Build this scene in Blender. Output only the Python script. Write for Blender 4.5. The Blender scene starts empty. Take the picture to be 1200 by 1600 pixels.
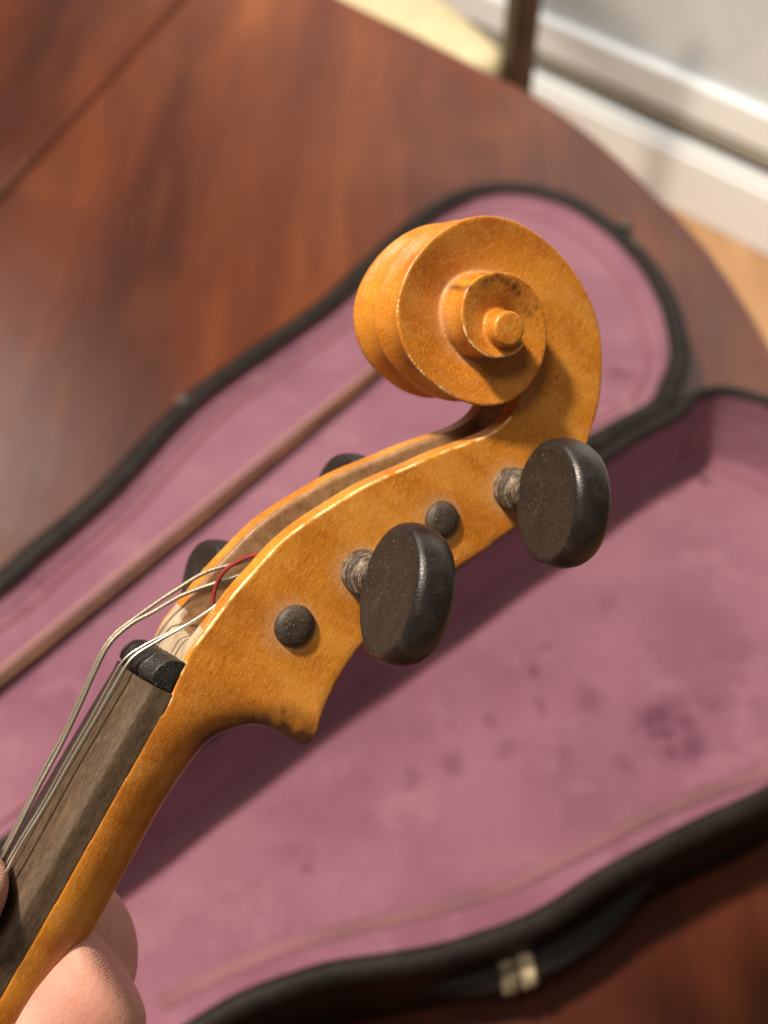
import bpy, bmesh, math, random
import numpy as np
from mathutils import Vector, Matrix, noise
random.seed(7)
S = bpy.context.scene
C = S.collection
PI = math.pi

# ------------------------------------------------------------------ camera
cd = bpy.data.cameras.new('camera'); cam = bpy.data.objects.new('camera', cd); C.objects.link(cam)
cam.location = (0, 0, .483); cam.rotation_euler = (math.radians(40), 0, 0)
cd.sensor_fit = 'HORIZONTAL'; cd.sensor_width = 36; cd.lens = 36 * 1700 / 1200
cd.clip_start = .01; cd.clip_end = 60
cd.dof.use_dof = True; cd.dof.focus_distance = .186; cd.dof.aperture_fstop = 51 / 2.9
S.camera = cam
# ------------------------------------------------------------------ room light and added lamps
W = bpy.data.worlds.new('World'); S.world = W; W.use_nodes = True
W.node_tree.nodes['Background'].inputs[0].default_value = (1.0, .86, .74, 1)
W.node_tree.nodes['Background'].inputs[1].default_value = .115
def lamp(name, loc, target, size, power, col):
    l = bpy.data.lights.new(name, 'AREA'); l.shape = 'DISK'; l.size = size; l.energy = power; l.color = col
    o = bpy.data.objects.new(name, l); C.objects.link(o); o.location = loc
    o.rotation_euler = (Vector(target) - Vector(loc)).to_track_quat('-Z', 'Y').to_euler()
    return o
lamp('ceiling_and_fill_lamp', (-.84, .30, 2.25), (0, .2, .1), .20, 84, (1, .85, .68))
lamp('ceiling_and_fill_lamp', (-.50, -.38, 2.25), (0, .2, .1), .50, 13, (1, .87, .72))  # soft fill, added to brighten the scroll face
lamp('glare_light', (-1.05, 1.95, 1.95), (-.2, .5, 0), .8, 17, (1, .90, .82))  # unseen area lamp, added for the glare on the table's left
sl = bpy.data.lights.new('door_fill_spot', 'SPOT'); sl.energy = 185; sl.spot_size = math.radians(75); sl.spot_blend = .6; sl.shadow_soft_size = .15; sl.color = (1, .95, .88)  # unseen spot, added to whiten the door
so = bpy.data.objects.new('door_fill_spot', sl); C.objects.link(so); so.location = (.35, .9, 1.7); so.rotation_euler = (Vector((.62, 1.95, -.55)) - Vector(so.location)).to_track_quat('-Z', 'Y').to_euler()
S.view_settings.view_transform = 'Standard'; S.view_settings.look = 'None'
S.view_settings.exposure = 0; S.view_settings.gamma = 1
S.cycles.use_denoising = True; S.cycles.max_bounces = 8

# ------------------------------------------------------------------ measured shapes (violin in millimetres, room in metres)
VIOLIN_AXES=[(0.48958,-0.76955,0.41000),(0.71002,0.07889,-0.69975),(0.50615,0.63369,0.58502)]
VIOLIN_AT=(-0.03646,0.10419,0.30944)
NECK_STATIONS=[(-123.99,6.42,-138.82,-6.70,2.00,0.00,0.00),(-103.33,6.31,-116.22,-6.88,2.00,0.00,0.00),(-82.44,6.14,-93.24,-7.06,2.00,0.00,0.00),(-70.23,6.07,-79.71,-7.04,2.00,0.00,0.00),(-57.97,5.95,-66.16,-7.09,2.00,0.00,0.00),(-47.68,5.82,-54.71,-7.10,2.00,0.00,0.00),(-37.18,5.75,-42.96,-6.98,2.00,0.00,0.00),(-28.63,5.72,-33.75,-6.89,2.00,0.00,0.00),(-20.02,5.70,-24.11,-6.73,2.00,0.00,0.00),(-13.15,5.63,-18.19,-6.85,2.05,0.00,0.00),(-7.10,5.57,-12.26,-7.24,2.20,0.00,0.00),(-2.37,5.50,-6.95,-8.10,2.50,0.00,0.00),(1.17,5.88,-3.18,-10.40,3.00,0.00,0.00),(4.67,6.35,-0.40,-13.84,3.60,0.00,0.00),(7.59,6.49,0.72,-17.42,4.50,0.00,0.30),(10.27,6.08,1.07,-21.55,7.00,3.00,0.50),(12.97,5.68,3.47,-22.89,9.00,10.00,0.90),(16.07,5.24,8.83,-21.88,12.00,12.00,1.10),(20.33,4.52,14.35,-21.52,14.00,13.00,1.20),(25.14,3.29,21.07,-22.25,14.00,13.00,1.20),(31.08,1.71,27.18,-24.66,14.00,13.00,1.20),(36.85,-0.90,33.78,-27.65,14.00,13.00,1.20),(41.97,-3.87,39.58,-30.48,14.00,13.00,1.20),(46.93,-6.90,44.44,-33.51,14.00,13.00,1.20),(51.54,-10.41,49.66,-36.59,14.00,12.50,1.20),(56.04,-14.12,55.44,-39.78,14.00,12.00,1.20),(60.81,-17.96,60.93,-42.57,14.00,11.00,1.20),(65.51,-22.33,66.34,-44.81,14.00,9.00,1.20),(69.75,-25.80,72.53,-46.23,14.00,6.00,1.20),(73.82,-27.45,78.16,-46.04,14.00,0.00,1.20),(78.22,-27.19,83.30,-44.44,14.00,0.00,1.20),(82.56,-26.07,87.91,-41.48,14.00,0.00,1.20)]
SCROLL_CENTRE=(84.56,-12.45)
SCROLL_RIM=[(-96.83,33.87,8.03),(-88.28,32.01,8.08),(-70.79,28.74,8.15),(-58.71,27.38,8.20),(-42.97,24.76,8.38),(-24.20,22.42,8.58),(-6.02,21.17,8.75),(11.50,20.66,8.92),(28.93,20.36,9.10),(43.42,19.91,9.32),(59.42,19.21,9.53),(74.08,18.85,9.75),(88.59,18.55,9.97),(100.18,18.63,10.15),(110.89,18.44,10.33),(123.59,17.80,10.57),(138.10,16.89,10.85),(150.94,15.85,11.10),(168.07,14.71,11.40),(185.30,14.41,11.67),(205.45,14.47,12.01),(220.41,14.60,12.32),(234.34,14.51,12.64),(252.04,13.67,13.06),(271.13,12.72,13.48),(291.53,11.67,13.89),(313.84,10.89,14.24),(334.37,10.43,14.55),(357.52,10.33,14.96),(376.84,10.03,15.31),(394.41,9.94,15.49),(414.17,10.03,15.67),(431.05,10.01,15.84),(447.69,9.40,16.02),(467.66,8.32,16.23),(492.08,7.42,16.40),(517.06,6.58,16.57),(546.49,5.96,16.77),(574.06,5.39,17.04),(604.30,5.43,17.41),(629.81,5.37,17.72)]
PEG_A=(33.93,-15.15,9.93)
PEG_B=(62.41,-34.95,8.86)
PEG_END_A=(19.47,-8.48,10.47)
PEG_END_B=(49.92,-24.80,9.33)
NUT_LOW=(-0.26,6.60,11.21)
NUT_HIGH=(5.07,6.84,11.01)
STRING_SILVER=[(22.32,2.97,6.50),(15.80,5.08,6.50),(10.37,8.02,6.50),(5.63,11.05,6.20),(1.01,13.46,6.00),(-5.15,13.70,6.00),(-10.66,13.66,6.00),(-19.18,13.75,6.00),(-27.69,13.89,6.50),(-35.60,14.30,7.00),(-44.62,13.99,7.00),(-55.45,13.82,7.00)]
STRING_THIN=[(20.74,2.25,4.00),(13.99,4.70,4.00),(8.46,8.58,4.00),(3.83,11.82,3.60),(-0.23,13.64,3.20),(-6.16,13.63,3.00),(-11.70,13.49,3.00),(-20.31,13.48,3.00),(-29.07,13.34,3.00),(-37.11,13.76,3.50),(-46.09,13.61,4.00),(-57.08,13.43,4.00)]
STRING_GREY=[(27.07,-1.87,1.00),(23.35,0.92,1.00),(19.27,4.50,0.00),(14.10,8.45,-2.00),(8.75,11.45,-3.00),(5.08,13.51,-4.00),(0.32,15.14,-4.00),(-5.51,14.93,-4.00),(-12.01,14.20,-4.00),(-19.97,13.55,-4.00),(-28.18,13.44,-3.50),(-38.08,12.97,-3.00),(-48.82,12.56,-3.00)]
STRING_GREY_FAR=[(27.16,-1.14,-3.00),(23.90,1.99,-3.00),(19.48,6.16,-4.00),(13.55,9.35,-5.00),(9.76,11.00,-6.00),(5.56,12.68,-7.00),(1.82,14.30,-7.00),(-2.44,14.79,-7.00),(-10.12,14.09,-7.00),(-18.41,13.30,-7.00),(-25.62,13.12,-7.00),(-33.54,12.51,-7.00),(-42.29,12.07,-7.00)]
STRING_SILK=[(12.79,-0.09,0.00),(14.81,2.67,0.00),(18.03,4.31,0.00),(21.63,4.83,1.00),(24.78,3.56,2.00),(27.02,1.73,3.00),(27.45,-0.48,4.00),(25.18,-2.58,4.00)]
EYE=(84.60,-12.96,18.60)
LID_OUTLINE=[(0.1607,0.4438),(0.1724,0.4650),(0.1822,0.4927),(0.1846,0.5282),(0.1798,0.5663),(0.1663,0.6058),(0.1450,0.6399),(0.1208,0.6613),(0.0902,0.6707),(0.0629,0.6668),(0.0399,0.6513),(0.0130,0.6215),(-0.0084,0.5898),(-0.0247,0.5650),(-0.0402,0.5419),(-0.0628,0.5161),(-0.0879,0.4882),(-0.1115,0.4606),(-0.1283,0.4336),(-0.1408,0.4089),(-0.1529,0.3868),(-0.1678,0.3653),(-0.1834,0.3440),(-0.1932,0.3297),(-0.2182,0.3024),(-0.2534,0.2664),(-0.2809,0.2209),(-0.2592,0.1776),(-0.2164,0.1515),(-0.1806,0.1604),(-0.1586,0.1771),(-0.1259,0.2097),(-0.0894,0.2407),(-0.0511,0.2733),(-0.0063,0.3120),(0.0430,0.3537),(0.0974,0.3984),(0.1326,0.4255)]
BODY_OUTLINE=[(0.1580,0.4266),(0.1690,0.4392),(0.1898,0.4454),(0.2131,0.4376),(0.2361,0.4167),(0.2499,0.3794),(0.2512,0.3287),(0.2354,0.2764),(0.2096,0.2335),(0.1811,0.2089),(0.1596,0.1970),(0.1366,0.1878),(0.1140,0.1773),(0.0918,0.1653),(0.0702,0.1524),(0.0497,0.1431),(0.0251,0.1357),(0.0010,0.1302),(-0.0228,0.1259),(-0.0460,0.1185),(-0.0616,0.1104),(-0.0787,0.0995),(-0.0994,0.0876),(-0.1287,0.0694),(-0.1588,0.0614),(-0.1961,0.0745),(-0.2088,0.0985),(-0.1901,0.1268),(-0.1514,0.1658),(-0.1197,0.1939),(-0.0852,0.2255),(-0.0488,0.2573),(-0.0060,0.2936),(0.0410,0.3331),(0.0929,0.3753),(0.1269,0.4052)]
BOW_LINE=[(-0.0057,0.4802,0.0385),(-0.0573,0.4174,0.0385),(-0.1043,0.3598,0.0385),(-0.1459,0.3088,0.0385),(-0.1806,0.2661,0.0385),(-0.2082,0.2352,0.0385),(-0.2285,0.2119,0.0385)]
BOW_Z=.030
HANDLE_LINE=[(0.0123,0.1394,0.0300),(0.0174,0.1359,0.0300),(0.0294,0.1355,0.0300),(0.0449,0.1382,0.0300),(0.0620,0.1434,0.0300),(0.0812,0.1533,0.0300),(0.0994,0.1667,0.0300),(0.1104,0.1792,0.0300)]
TAG_AT=[(0.0581,0.1407,0.0400)]
TABLE_EDGE=[(-0.1455,1.1738,0.0000),(-0.0369,1.0520,0.0000),(0.0295,0.9843,0.0000),(0.1009,0.9063,0.0000),(0.1412,0.8603,0.0000),(0.1813,0.7940,0.0000),(0.2117,0.7267,0.0000),(0.2351,0.6680,0.0000),(0.2481,0.6172,0.0000),(0.2582,0.5626,0.0000),(0.2658,0.4894,0.0000)]
LEAF_SEAM=[(-0.2863,0.7528,0.0000),(-0.2094,1.0066,0.0000)]
FLOOR_EDGE=[(0.3733,1.8574,-0.7200),(0.5782,1.6872,-0.7200),(0.6898,1.6067,-0.7200)]
HAND=[('wrist',(-156.8,2.8,-20.0),28,None),('palm',(-129.9,2.3,-18.0),26,'wrist'),('pm',(-114.6,0.5,-16.0),21,'palm'),('i0',(-94.7,1.1,-18.0),13.5,'pm'),('i1',(-78.1,-4.3,-18.0),13.5,'i0'),('i2',(-62.3,-9.6,-13.0),14.4,'i1'),('i3',(-52.6,-13.4,-8.0),14.2,'i2'),('i4',(-49.5,-15.4,-6.0),11,'i3'),('m0',(-103.2,-9.5,-6.0),13.5,'pm'),('m1',(-83.2,-9.4,0.0),12.8,'m0'),('m2',(-61.9,-9.2,5.0),14.2,'m1'),('m3',(-52.6,-11.7,6.0),13.6,'m2'),('m4',(-49.5,-13.4,6.0),11,'m3'),('r0',(-115.3,-14.6,0.0),13,'pm'),('r1',(-99.4,-20.5,4.0),12,'r0'),('r2',(-85.4,-23.6,8.0),11.5,'r1'),('r3',(-77.3,-23.4,12.0),10.4,'r2'),('r4',(-73.5,-22.8,14.0),7,'r3'),('l0',(-128.5,-15.7,2.0),12,'palm'),('l1',(-113.4,-21.7,8.0),11,'l0'),('l2',(-104.4,-27.7,10.0),10,'l1'),('l3',(-98.8,-28.6,12.0),9,'l2'),('t0',(-99.2,20.5,0.0),16,'palm'),('t1',(-76.8,22.0,-2.0),14.5,'t0'),('t2',(-58.8,19.7,-4.0),13.2,'t1'),('t3',(-44.2,23.7,8.0),13,'t2'),('t4',(-41.0,24.6,8.0),10.5,'t3')]
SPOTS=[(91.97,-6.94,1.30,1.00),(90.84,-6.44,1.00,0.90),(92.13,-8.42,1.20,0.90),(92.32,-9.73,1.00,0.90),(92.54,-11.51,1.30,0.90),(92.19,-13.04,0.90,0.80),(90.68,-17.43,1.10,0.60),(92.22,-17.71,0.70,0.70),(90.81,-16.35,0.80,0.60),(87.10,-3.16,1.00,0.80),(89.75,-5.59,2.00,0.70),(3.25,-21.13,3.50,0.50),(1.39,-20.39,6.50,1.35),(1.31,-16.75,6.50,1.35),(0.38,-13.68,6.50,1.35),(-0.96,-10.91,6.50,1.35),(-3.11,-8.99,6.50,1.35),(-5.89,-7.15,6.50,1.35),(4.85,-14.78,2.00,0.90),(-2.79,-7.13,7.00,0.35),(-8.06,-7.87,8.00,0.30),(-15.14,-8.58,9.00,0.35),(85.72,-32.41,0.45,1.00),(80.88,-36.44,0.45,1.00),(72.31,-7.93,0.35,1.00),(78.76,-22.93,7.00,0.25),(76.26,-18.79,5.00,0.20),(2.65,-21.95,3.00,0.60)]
BODY_ST=[(0.1044,0.2754,0.0120,0.0100,0.4500),(0.0883,0.2441,0.0120,0.0080,0.4500),(0.1607,0.2718,0.0120,0.0120,0.4500),(0.1153,0.2408,0.0120,0.0100,0.4000),(0.0609,0.2441,0.0120,0.0090,0.3500),(0.1802,0.3054,0.0120,0.0120,0.3000),(0.0852,0.3054,0.0120,0.0060,0.5000),(0.1368,0.2612,0.0120,0.0220,0.8500),(0.1425,0.2492,0.0120,0.0160,0.8000),(0.0726,0.2920,0.0120,0.0070,0.8000),(0.0770,0.2701,0.0120,0.0070,0.8000),(0.0378,0.2571,0.0120,0.0060,0.7000),(0.0500,0.2647,0.0120,0.0060,0.5000),(0.0318,0.2408,0.0120,0.0120,0.4500),(0.0120,0.2326,0.0120,0.0080,0.4000),(-0.0341,0.1895,0.0120,0.0060,0.7000),(-0.0428,0.1939,0.0120,0.0090,0.3500),(0.1383,0.3093,0.0120,0.0080,0.3500),(0.1184,0.3334,0.0120,0.0100,0.3000)]
LID_ST=[(0.1385,0.4822,0.0340,0.0130,0.6000),(0.1355,0.4603,0.0340,0.0080,0.4000),(-0.0653,0.4241,0.0340,0.0060,0.3000),(0.1441,0.4549,0.0340,0.0060,-0.5000)]
LATCHES=[(-0.1163,0.4521,0.0430,0.9000),(0.1640,0.6229,0.0430,-0.7000),(0.1678,0.5994,0.0430,-0.9000)]
SEAT_C=[(0.1823,1.4553,-0.2600),(0.1107,1.5959,-0.2600)]
SEAM_LINE=[(-0.0917,0.1318,0.0120),(-0.0718,0.1424,0.0120),(-0.0406,0.1554,0.0120),(-0.0110,0.1634,0.0120),(0.0222,0.1711,0.0120),(0.0504,0.1795,0.0120),(0.0739,0.1904,0.0120),(0.0982,0.2022,0.0120),(0.1232,0.2145,0.0120),(0.1518,0.2258,0.0120),(0.1809,0.2359,0.0120),(0.2080,0.2475,0.0120)]

# ------------------------------------------------------------------ helpers
def tag(o, label=None, cat=None, kind=None, group=None):
    if label: o['label'] = label
    if cat: o['category'] = cat
    if kind: o['kind'] = kind
    if group: o['group'] = group
    return o
def link(name, me, mats, parent=None, smooth=True):
    for m in (mats if isinstance(mats, (list, tuple)) else [mats]): me.materials.append(m)
    o = bpy.data.objects.new(name, me); C.objects.link(o)
    if smooth:
        me.polygons.foreach_set('use_smooth', [True] * len(me.polygons))
    if parent: o.parent = parent
    return o
def mesh(name, vs, fs, mats, parent=None, smooth=True, fm=None):
    me = bpy.data.meshes.new(name); me.from_pydata([tuple(v) for v in vs], [], fs); me.update()
    o = link(name, me, mats, parent, smooth)
    if fm: me.polygons.foreach_set('material_index', fm)
    return o
def fixn(o):
    bm = bmesh.new(); bm.from_mesh(o.data); bmesh.ops.recalc_face_normals(bm, faces=bm.faces); bm.to_mesh(o.data); bm.free(); return o
def sharp(o, deg=35):
    o.data.set_sharp_from_angle(angle=math.radians(deg)); return o
def loft(loops, close_u=True, cap0=True, cap1=True):
    n = len(loops[0]); vs = [v for l in loops for v in l]; fs = []
    for i in range(len(loops) - 1):
        for j in range(n if close_u else n - 1):
            a = i * n + j; b = i * n + (j + 1) % n
            fs.append((a, b, b + n, a + n))
    if cap0: fs.append(tuple(range(n))[::-1])
    if cap1: fs.append(tuple(range((len(loops) - 1) * n, len(loops) * n)))
    return vs, fs
def crom(P, k, closed=False):
    P = [np.array(p, float) for p in P]; n = len(P); out = []
    for i in range(n if closed else n - 1):
        g = (lambda q: P[q % n]) if closed else (lambda q: P[max(0, min(n - 1, q))])
        p0, p1, p2, p3 = g(i - 1), g(i), g(i + 1), g(i + 2)
        for j in range(k):
            t = j / k
            out.append(.5 * (2 * p1 + (p2 - p0) * t + (2 * p0 - 5 * p1 + 4 * p2 - p3) * t * t + (3 * p1 - p0 - 3 * p2 + p3) * t ** 3))
    if not closed: out.append(P[-1])
    return out
def tube(P, r, n=10, closed=False, flat=1.0, up=(0, 0, 1)):
    """points, radius (number or list) -> loft loops"""
    loops = []
    m = len(P)
    nrm = None
    for i in range(m):
        a = Vector(P[max(0, i - 1)]); b = Vector(P[min(m - 1, i + 1)])
        t = (b - a).normalized()
        if nrm is None: nrm = Vector(up)
        nrm = (nrm - t * nrm.dot(t)).normalized(); bi = t.cross(nrm)
        rr = r[i] if isinstance(r, (list, tuple)) else r
        loops.append([Vector(P[i]) + (nrm * math.cos(q) * rr * flat + bi * math.sin(q) * rr) for q in [2 * PI * k / n for k in range(n)]])
    return loft(loops)
def join(*parts):
    V = []; Fc = []; M = []
    for k, p in enumerate(parts):
        o = len(V); V += list(p[0]); Fc += [tuple(i + o for i in f) for f in p[1]]; M += [p[2] if len(p) > 2 else 0] * len(p[1])
    return V, Fc, M
def box(x0, x1, y0, y1, z0, z1):
    v = [(x, y, z) for z in (z0, z1) for y in (y0, y1) for x in (x0, x1)]
    return v, [(0, 2, 3, 1), (4, 5, 7, 6), (0, 1, 5, 4), (2, 6, 7, 3), (0, 4, 6, 2), (1, 3, 7, 5)]
def bevel(o, w, seg=3):
    m = o.modifiers.new('bevel', 'BEVEL'); m.width = w; m.segments = seg; m.limit_method = 'ANGLE'; return o

# ------------------------------------------------------------------ materials
class NT:
    def __init__(s, name):
        s.m = bpy.data.materials.new(name); s.m.use_nodes = True; s.t = s.m.node_tree
        s.b = s.t.nodes['Principled BSDF']
    def n(s, ty, **kw):
        x = s.t.nodes.new(ty)
        for k, v in kw.items():
            if k in ('op', 'operation'): x.operation = v
            elif hasattr(x, k) and k not in ('Scale',): setattr(x, k, v)
        return x
    def l(s, a, b): s.t.links.new(a, b)
    def val(s, inp, v):
        if hasattr(v, 'links') or isinstance(v, bpy.types.NodeSocket): s.l(v, inp)
        else: inp.default_value = v
    def coord(s, which='Object', scale=(1, 1, 1), rot=(0, 0, 0), loc=(0, 0, 0)):
        c = s.n('ShaderNodeTexCoord'); mp = s.n('ShaderNodeMapping')
        mp.inputs['Scale'].default_value = scale; mp.inputs['Rotation'].default_value = rot; mp.inputs['Location'].default_value = loc
        s.l(c.outputs[which], mp.inputs[0]); return mp.outputs[0]
    def noise(s, co, scale, detail=4, rough=.55, dist=0):
        x = s.n('ShaderNodeTexNoise'); s.l(co, x.inputs['Vector'])
        x.inputs['Scale'].default_value = scale; x.inputs['Detail'].default_value = detail; x.inputs['Roughness'].default_value = rough
        x.inputs['Distortion'].default_value = dist
        return x.outputs['Fac']
    def math(s, op, a, b=0.0, c=None, clamp=False):
        x = s.n('ShaderNodeMath'); x.operation = op; x.use_clamp = clamp
        s.val(x.inputs[0], a); s.val(x.inputs[1], b)
        if c is not None: s.val(x.inputs[2], c)
        return x.outputs[0]
    def ramp(s, f, stops, interp='LINEAR'):
        x = s.n('ShaderNodeValToRGB'); s.l(f, x.inputs[0]); e = x.color_ramp.elements; x.color_ramp.interpolation = interp
        while len(e) < len(stops): e.new(.5)
        for el, (p, c) in zip(e, stops):
            el.position = p; el.color = (c[0], c[1], c[2], 1) if isinstance(c, tuple) else (c, c, c, 1)
        return x.outputs[0]
    def step(s, f, a, b):
        x = s.n('ShaderNodeMapRange'); x.interpolation_type = 'SMOOTHSTEP'; s.val(x.inputs[0], f)
        x.inputs[1].default_value = a; x.inputs[2].default_value = b; return x.outputs[0]
    def mix(s, f, a, b, bt='MIX'):
        x = s.n('ShaderNodeMix'); x.data_type = 'RGBA'; x.blend_type = bt
        s.val(x.inputs[0], f)
        for i, v in ((6, a), (7, b)):
            if isinstance(v, tuple): x.inputs[i].default_value = (v[0], v[1], v[2], 1)
            else: s.l(v, x.inputs[i])
        return x.outputs[2]
    def attr(s, name):
        x = s.n('ShaderNodeAttribute'); x.attribute_name = name; return x
    def sep(s, col):
        x = s.n('ShaderNodeSeparateColor'); s.l(col, x.inputs[0]); return x.outputs
    def bump(s, h, strength, dist=.001):
        x = s.n('ShaderNodeBump'); x.inputs['Strength'].default_value = strength; x.inputs['Distance'].default_value = dist
        s.l(h, x.inputs['Height']); return x.outputs[0]
    def set(s, **kw):
        for k, v in kw.items():
            i = s.b.inputs[k.replace('_', ' ')]
            if isinstance(v, tuple) and len(v) == 3 and i.type == 'RGBA': v = (*v, 1)
            if isinstance(v, bpy.types.NodeSocket): s.l(v, i)
            else: i.default_value = v
        return s.m

def mat_varnish():
    t = NT('varnished_maple'); co = t.coord()
    big = t.noise(co, 70, 3); mid = t.noise(co, 300, 4, .6)
    gr = t.coord(scale=(1, 6, 6), rot=(0, 0, math.radians(-14))); fl = t.noise(t.coord(scale=(6, 1, 1), rot=(0, 0, math.radians(24))), 26, 3, .5)
    fleck = t.noise(gr, 620, 3, .65); speck = t.noise(co, 2300, 2, .65)
    c = t.ramp(big, [(.28, (.42, .130, .008)), (.5, (.55, .190, .011)), (.72, (.66, .27, .022))])
    c = t.mix(t.math('MULTIPLY', t.step(mid, .42, .68), .25), c, (.66, .29, .06))
    c = t.mix(t.math('MULTIPLY', t.step(fleck, .52, .70), .55), c, (.78, .42, .13))
    c = t.mix(t.math('MULTIPLY', t.step(fleck, .46, .30), .55), c, (.22, .06, .008))
    c = t.mix(t.math('MULTIPLY', t.step(speck, .58, .72), .30), c, (.90, .60, .25))
    c = t.mix(t.math('MULTIPLY', t.step(speck, .40, .28), .25), c, (.22, .07, .012))
    c = t.mix(t.math('MULTIPLY', t.step(fl, .50, .64), .20), c, (.80, .42, .10))
    c = t.mix(t.math('MULTIPLY', t.step(fl, .48, .36), .20), c, (.28, .080, .010))
    m = t.sep(t.attr('mask').outputs['Color']); dirt_shade = t.attr('dirt_shade').outputs['Fac']
    # reddish grey hue on the wide faces, grimy patches, with the heel's underside shade painted in
    dn = t.math('MULTIPLY', dirt_shade, t.math('ADD', .30, t.math('MULTIPLY', mid, 1.3)), clamp=True)
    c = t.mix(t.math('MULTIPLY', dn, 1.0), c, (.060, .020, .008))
    # dust
    dd = t.math('MULTIPLY', m[1], t.math('ADD', .30, t.step(speck, .38, .66)), clamp=True)
    c = t.mix(t.math('MULTIPLY', dd, .75), c, (.52, .36, .22))
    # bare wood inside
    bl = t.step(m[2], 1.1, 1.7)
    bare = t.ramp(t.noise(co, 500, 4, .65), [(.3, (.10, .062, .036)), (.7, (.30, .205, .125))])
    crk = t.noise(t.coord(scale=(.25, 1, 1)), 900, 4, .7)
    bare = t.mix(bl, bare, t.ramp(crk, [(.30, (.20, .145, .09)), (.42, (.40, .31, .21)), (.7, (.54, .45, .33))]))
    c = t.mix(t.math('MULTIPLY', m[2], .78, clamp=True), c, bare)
    # worn rims
    wn = t.noise(co, 210, 3, .6)
    w = t.math('MULTIPLY', t.step(m[0], .45, .75), t.step(wn, .42, .56))
    c = t.mix(t.math('MULTIPLY', w, .9), c, (.88, .66, .34))
    rough = t.math('ADD', .36, t.math('MULTIPLY', t.math('ADD', m[1], m[2], clamp=True), .35))
    h = t.math('ADD', t.noise(co, 1500, 3, .65), t.math('MULTIPLY', t.noise(co, 160, 3), .5))
    h = t.math('SUBTRACT', h, t.math('MULTIPLY', w, .8))
    return t.set(Base_Color=c, Roughness=rough, Normal=t.bump(h, .22, .0003), Specular_IOR_Level=.45,
                 Subsurface_Weight=.0, Coat_Weight=.2, Coat_Roughness=.25)
def mat_ebony(name, dust=.18, rough=.34, base=(.012, .0095, .009), bmp=.25):
    t = NT(name); co = t.coord()
    sp = t.noise(co, 2600, 2, .7); sc = t.noise(t.coord(scale=(1, 1, 5)), 1500, 3, .7)
    c = t.mix(t.step(t.noise(co, 220, 3), .35, .7), base, tuple(x * 2.3 for x in base))
    c = t.mix(t.math('MULTIPLY', t.step(sp, .60, .74), dust), c, (.30, .27, .23))
    c = t.mix(t.math('MULTIPLY', t.step(sc, .60, .75), dust * .7), c, (.22, .19, .16))
    return t.set(Base_Color=c, Roughness=rough, Normal=t.bump(sp, bmp, .0003), Specular_IOR_Level=.5)
def mat_pegface():
    t = NT('ebony_peg_face'); co = t.coord()
    sp = t.noise(co, 2600, 2, .7); sc = t.noise(t.coord(scale=(1, 1, 4)), 1600, 3, .7)
    c = t.mix(t.step(t.noise(co, 160, 3), .3, .75), (.020, .0155, .013), (.030, .0225, .018))
    cl = t.math('ADD', .12, t.math('MULTIPLY', t.step(t.noise(co, 240, 4, .65), .4, .7), .6))
    c = t.mix(t.math('MULTIPLY', t.step(sp, .55, .70), cl), c, (.20, .165, .135))
    c = t.mix(t.math('MULTIPLY', t.step(sc, .62, .75), .35), c, (.35, .30, .25))
    return t.set(Base_Color=c, Roughness=.55, Normal=t.bump(sp, .3, .0003), Specular_IOR_Level=.35)
def mat_dusty():
    t = NT('dusty_peg_shaft'); co = t.coord()
    a = t.math('ADD', t.math('MULTIPLY', t.noise(t.coord(scale=(.3, .3, 2.0)), 1300, 3, .7), .6), t.math('MULTIPLY', t.noise(co, 900, 4, .75), .4))
    c = t.ramp(a, [(.36, (.016, .012, .009)), (.50, (.075, .055, .038)), (.64, (.36, .29, .21))])
    return t.set(Base_Color=c, Roughness=.7, Normal=t.bump(a, .5, .0003))
def mat_fingerboard():
    t = NT('dyed_fingerboard_wood')
    g = t.noise(t.coord(scale=(.35, 1, 1)), 1700, 4, .7)
    b2 = t.noise(t.coord(scale=(.3, 1, 1)), 260, 4, .6)
    side = t.ramp(g, [(.3, (.040, .023, .012)), (.5, (.068, .042, .023)), (.72, (.115, .076, .045))])
    side = t.mix(t.math('MULTIPLY', t.step(b2, .50, .72), .35), side, (.17, .115, .07))
    top = t.ramp(g, [(.3, (.018, .013, .015)), (.7, (.060, .045, .050))])
    z = t.sep(t.attr('mask').outputs['Color'])
    c = t.mix(z[0], side, top)
    ridge = t.math('MULTIPLY', z[1], t.step(b2, .46, .62))
    c = t.mix(t.math('MULTIPLY', ridge, .5), c, (.32, .21, .12))
    r = t.math('SUBTRACT', .62, t.math('MULTIPLY', z[0], .28))
    return t.set(Base_Color=c, Roughness=r, Normal=t.bump(g, .3, .0002))
def mat_simple(name, col, rough=.5, metal=0, bscale=0, bstr=.2, var=.0, bd=.001):
    t = NT(name); kw = dict(Base_Color=col, Roughness=rough, Metallic=metal)
    if bscale:
        co = t.coord(); nz = t.noise(co, bscale, 4, .6)
        kw['Normal'] = t.bump(nz, bstr, bd)
        if var:
            kw['Base_Color'] = t.mix(t.step(t.noise(co, bscale * .3, 4), .3, .7), tuple(x * (1 - var) for x in col), tuple(min(1, x * (1 + var)) for x in col))
    return t.set(**kw)
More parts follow.
